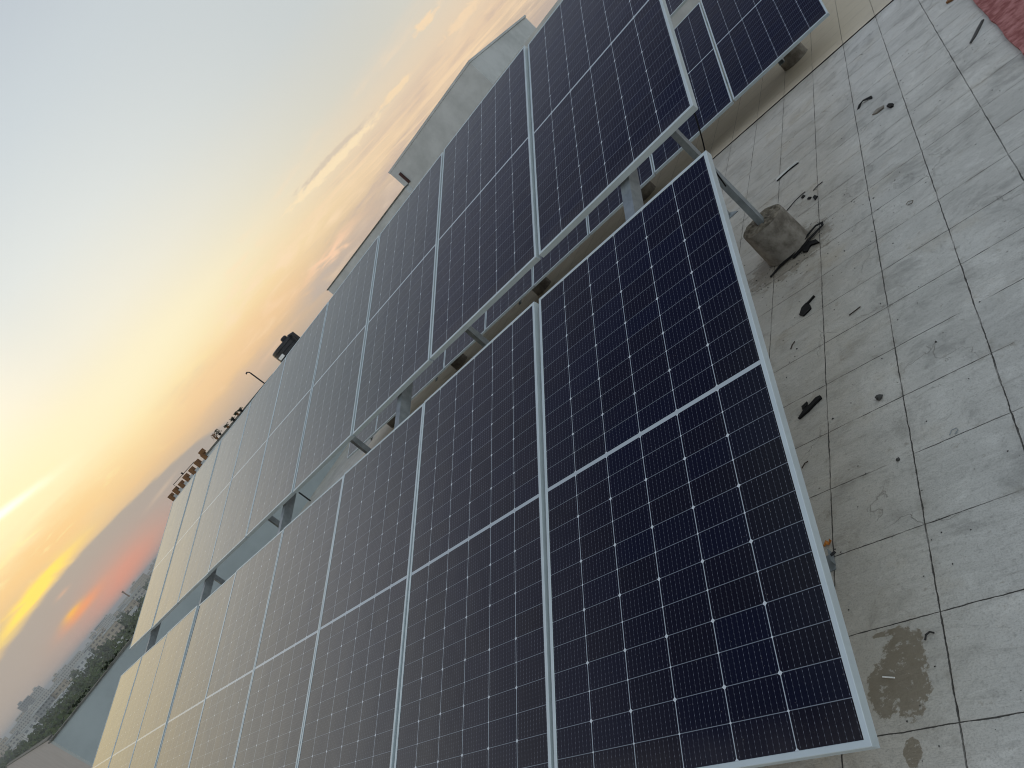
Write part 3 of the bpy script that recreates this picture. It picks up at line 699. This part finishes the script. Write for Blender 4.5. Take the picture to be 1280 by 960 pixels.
twig('wire_offcut', [(-.296, 4.172), (-.255, 4.19), (-.22, 4.201)], .0035, M['dark_metal'], 'short wire offcut right of the long straight one', 'wire')
twig('twig', [(-.130, 2.361), (-.10, 2.362), (-.068, 2.377)], .003, M['twig'], 'thin curved twig right of the leaf shaped black scrap', 'twig')
twig('twig', [(-.472, 2.372), (-.46, 2.40), (-.447, 2.421)], .003, M['twig'], 'short dark twig between the panel edge and the first joint', 'twig')
twig('twig', [(-.412, 1.427), (-.395, 1.445), (-.381, 1.453)], .0025, M['twig'], 'short dark twig below the black rubber offcut near the panel', 'twig')
twig('wire_clip', [(-.006, .476), (.0, .49), (.012, .497), (.023, .492)], .0028, M['dark_metal'], 'small curved dark clip on the tile right of the damp stain', 'clip')
twig('stick', [(-.146, .393), (-.11, .382)], .0022, M['white_trim'], 'thin pale stick lying on the damp stain', 'stick')
twig('wire_curl', [(.190, 1.246), (.200, 1.262), (.218, 1.263), (.222, 1.25), (.208, 1.240)], .0018, M['galv'], 'thin open curl of wire on a bare tile', 'wire')
twig('wire_curl', [(.255, 3.09), (.27, 3.10), (.294, 3.075), (.285, 3.055), (.262, 3.07)], .0022, M['pier'], 'beige looped scrap of wire far out on the bare tiles', 'wire')
for pts_, lb2 in (([(-.345, 4.10), (-.33, 4.115), (-.31, 4.085), (-.325, 4.07)], 'left of two small black scraps below the wire offcuts'), ([(-.30, 4.06), (-.285, 4.075), (-.262, 4.02), (-.285, 3.99)], 'right of two small black scraps below the wire offcuts'), ([(-.395, 4.20), (-.375, 4.225), (-.36, 4.19), (-.38, 4.175)], 'tiny black scrap at the tip of the long wire offcut')):
    poly('bitumen_scrap', pts_, .007, M['rubber'], lb2, 'scrap')
bk = empty('angle_bracket', (-1.06, 4.94, 0)); tag(bk, 'grey triangular angle bracket on the floor behind the near panel corner', 'bracket')
b = MB(); b.prism([(-.045, -.05), (.05, -.03), (-.04, .08)], .001, .006); b.build('plate', M['galv'], bk)
MB().box(-.05, -.0452, -.05, .08, .001, .06).build('flange', M['galv'], bk)
# grit, crumbs and flakes nobody would count
b = MB()
for k in range(420):
    if k < 170: px_, py_ = random.gauss(-.48, .24), random.gauss(3.42, .2)
    else: px_, py_ = random.uniform(-.6, 1.0), random.uniform(.0, 6.8)
    if (px_ + .5) ** 2 + (py_ - 3.56) ** 2 < .027: continue
    sz = random.uniform(.0015, .0045) * (1.6 if random.random() < .08 else 1); a0 = random.random() * 6
    p4 = [(px_ + sz * math.cos(a0 + t) * random.uniform(.6, 1.3), py_ + sz * math.sin(a0 + t) * random.uniform(.6, 1.3)) for t in (0, 1.6, 3.1, 4.7)]
    bt = [b.bm.verts.new((x, y, .0008)) for x, y in p4]; tp = b.bm.verts.new((px_, py_, .0008 + sz))
    for i in range(4): b.bm.faces.new((bt[i], bt[(i + 1) % 4], tp))
tag(b.build('grit', M['stone']), 'loose grit and crumbs scattered over the roof tiles', 'grit', kind='stuff')

# ------------------------------------------------------------------ the city beyond the roof
def polar(az, d, z=-18.0): return Vector((.93 + d * math.cos(R(az)), -.92 + d * math.sin(R(az)), z))
import numpy as np
rng = np.random.default_rng(3)
cen, siz, cnt = [], [], []
d = 250.0
while d < 2600:
    n = int(R(32) * d / 8.5)
    if d > 1200: n = int(n * .55)
    for _ in range(n):
        if rng.random() < .22: continue
        az = rng.uniform(147, 179); dd = d + rng.uniform(-7, 7); h = rng.uniform(6.0, 11.5) * (1.2 if rng.random() < .06 else 1)
        p = polar(az, dd); cen.append((p.x, p.y, p.z + h * .62)); siz.append((rng.uniform(2.8, 5.0), h * .40)); cnt.append(34 if d < 520 else (18 if d < 900 else 9))
    d += 11 if d < 700 else 20
cen = np.array(cen); siz = np.array(siz); cnt = np.array(cnt)
idx = np.repeat(np.arange(len(cen)), cnt); N = len(idx)
v = rng.normal(size=(N, 3)); v /= np.linalg.norm(v, axis=1)[:, None]; v *= (rng.random(N) ** .4)[:, None]
pos = cen[idx] + v * np.stack([siz[idx, 0], siz[idx, 0], siz[idx, 1]], 1)
q1 = rng.normal(size=(N, 3)); q1 /= np.linalg.norm(q1, axis=1)[:, None]; q2 = np.cross(q1, rng.normal(size=(N, 3))); q2 /= np.linalg.norm(q2, axis=1)[:, None]
ls = (np.sqrt(34 / cnt[idx]) * .85)[:, None] * rng.uniform(.7, 1.3, size=(N, 1))
quad = np.stack([pos + q1 * ls, pos + q2 * ls, pos - q1 * ls, pos - q2 * ls], 1).reshape(-1, 3)
me = bpy.data.meshes.new('distant_wood'); me.vertices.add(4 * N); me.vertices.foreach_set('co', quad.astype('f').ravel())
me.loops.add(4 * N); me.loops.foreach_set('vertex_index', np.arange(4 * N, dtype='i')); me.polygons.add(N)
me.polygons.foreach_set('loop_start', np.arange(0, 4 * N, 4, dtype='i')); me.update(calc_edges=True)
fg = mat('tree_canopy'); Pf = fg.t.outputs['Object']
fn = fg.noise(Pf, .09, 4, .6); fn2 = fg.noise(Pf, .6, 2, .6)
setp(fg, Base_Color=fg.ramp(fn * .7 + fn2 * .3, [(.3, (44, 58, 36)), (.5, (66, 80, 44)), (.7, (92, 100, 58))]), Roughness=.9)
fg.p.inputs['Specular IOR Level'].default_value = .15
me.materials.append(fg.m)
wd_ = bpy.data.objects.new('distant_wood', me); col.objects.link(wd_); tag(wd_, 'hazy belt of dense green tree tops below the roof', 'wood', kind='stuff')

def facade(name, wallc, glassc, fh, fwid):
    g = mat(name); P = g.t.outputs['Object']; x, y, z = g.xyz(P)
    fz = (z / fh).fract(); fx = ((x + y) / fwid).fract()
    win = fz.gt(.32) * fz.lt(.78) * fx.gt(.22) * fx.lt(.78)
    n = g.noise(P, .15, 3)
    setp(g, Base_Color=g.mix(win * .8, g.mix(n * .5, lin(wallc), lin(tuple(int(t * .8) for t in wallc))), lin(glassc)), Roughness=.8)
    return g.m
FA = [facade('pale_facade', (190, 188, 182), (78, 84, 90), 3.1, 3.2), facade('grey_facade', (150, 152, 152), (66, 70, 76), 3.0, 2.7), facade('cream_facade', (186, 174, 156), (80, 78, 76), 3.2, 3.6), facade('white_facade', (206, 208, 208), (96, 104, 110), 3.3, 4.0)]
def block(az, d, w_, dep, top, rot, fm, name, label, group, tower=None, base=-18.0):
    p = polar(az, d, base); r = empty(name, p, (0, 0, R(az + rot))); tag(r, label, 'building', group)
    h = top - base
    MB().box(-dep / 2, dep / 2, -w_ / 2, w_ / 2, 0, h).build('wall', fm, r)
    MB().box(-dep / 2 - .3, dep / 2 + .3, -w_ / 2 - .3, w_ / 2 + .3, h + .02, h + .9).build('roof', M['wall'], r)
    if tower: MB().box(-dep * .15, dep * .15, w_ * tower - 2.4, w_ * tower + 2.4, h + .93, h + 3.8).build('stair_head', fm, r)
    return r
zt = lambda el_, d: 1.807 + d * math.tan(R(el_))
# the taller cluster towards the left
block(168.9, 1250, 16, 14, zt(.60, 1250), 12, FA[1], 'apartment_tower', 'tallest hazy tower of the cluster standing at the left of the skyline', 'hazy towers on the skyline', .2)
block(168.15, 1300, 15, 14, zt(.50, 1300), 12, FA[0], 'apartment_tower', 'second hazy tower just right of the tallest tower of the skyline', 'hazy towers on the skyline', -.2)
block(169.6, 1400, 13, 12, zt(.22, 1400), 5, FA[2], 'apartment_tower', 'lower hazy tower just left of the tallest tower of the skyline', 'hazy towers on the skyline')
block(166.0, 1200, 38, 15, zt(-.02, 1200), 8, FA[0], 'apartment_slab', 'wide pale block with many windows right of the tall tower cluster', 'hazy towers on the skyline', .3)
block(167.1, 680, 25, 12, zt(-1.0, 680), 6, FA[3], 'low_white_building', 'long low white building among the trees above the wall corner', 'white buildings among the trees')
block(167.9, 640, 10, 10, zt(-.95, 640), -6, FA[3], 'low_white_building', 'small white house left of the long low white building', 'white buildings among the trees')
block(161.4, 560, 5.5, 6, zt(-1.02, 560), 10, FA[3], 'low_white_building', 'lone small white house amid trees beside the last panel edge', 'white buildings among the trees')
block(164.6, 620, 8, 7, zt(-1.45, 620), 20, FA[2], 'low_white_building', 'low cream house half hidden by trees behind the parapet', 'white buildings among the trees')
block(163.4, 470, 6, 6, zt(-1.7, 470), -14, FA[3], 'low_white_building', 'white hut nearest behind the parapet right of the cream house', 'white buildings among the trees')
az = 149.0
while az < 178:
    d = random.uniform(1000, 1900); e_ = random.uniform(-.30, .12) + (.18 if random.random() < .15 else 0)
    block(az, d, random.uniform(10, 30), random.uniform(9, 15), zt(e_, d), random.uniform(-25, 25), random.choice(FA), 'skyline_building', 'pale hazy block in the low row of buildings along the horizon', 'low hazy buildings along the horizon', random.choice((None, None, .2, -.25)))
    az += random.uniform(.25, .75)
for k in range(40):
    d = random.uniform(600, 1250)
    block(random.uniform(157, 171.5), d, random.uniform(7, 16), random.uniform(7, 11), zt(random.uniform(-.80, -.30), d), random.uniform(-25, 25), random.choice(FA), 'town_house', 'pale hazy house half sunk among the tree tops', 'hazy houses among the tree tops')
ms = empty('lattice_mast', polar(160.8, 900)); tag(ms, 'thin reddish mast rising above the skyline beside the far panel edge', 'mast')
MB().sweep([(-.55, -.55), (.55, -.55), (.55, .55), (-.55, .55)], (0, 0, 0), (0, 0, 24.0), (0, 1, 0)).build('pole', M['brown'], ms)
MB().box(-.8, .8, -.8, .8, 24.02, 26).build('head', M['brown'], ms)
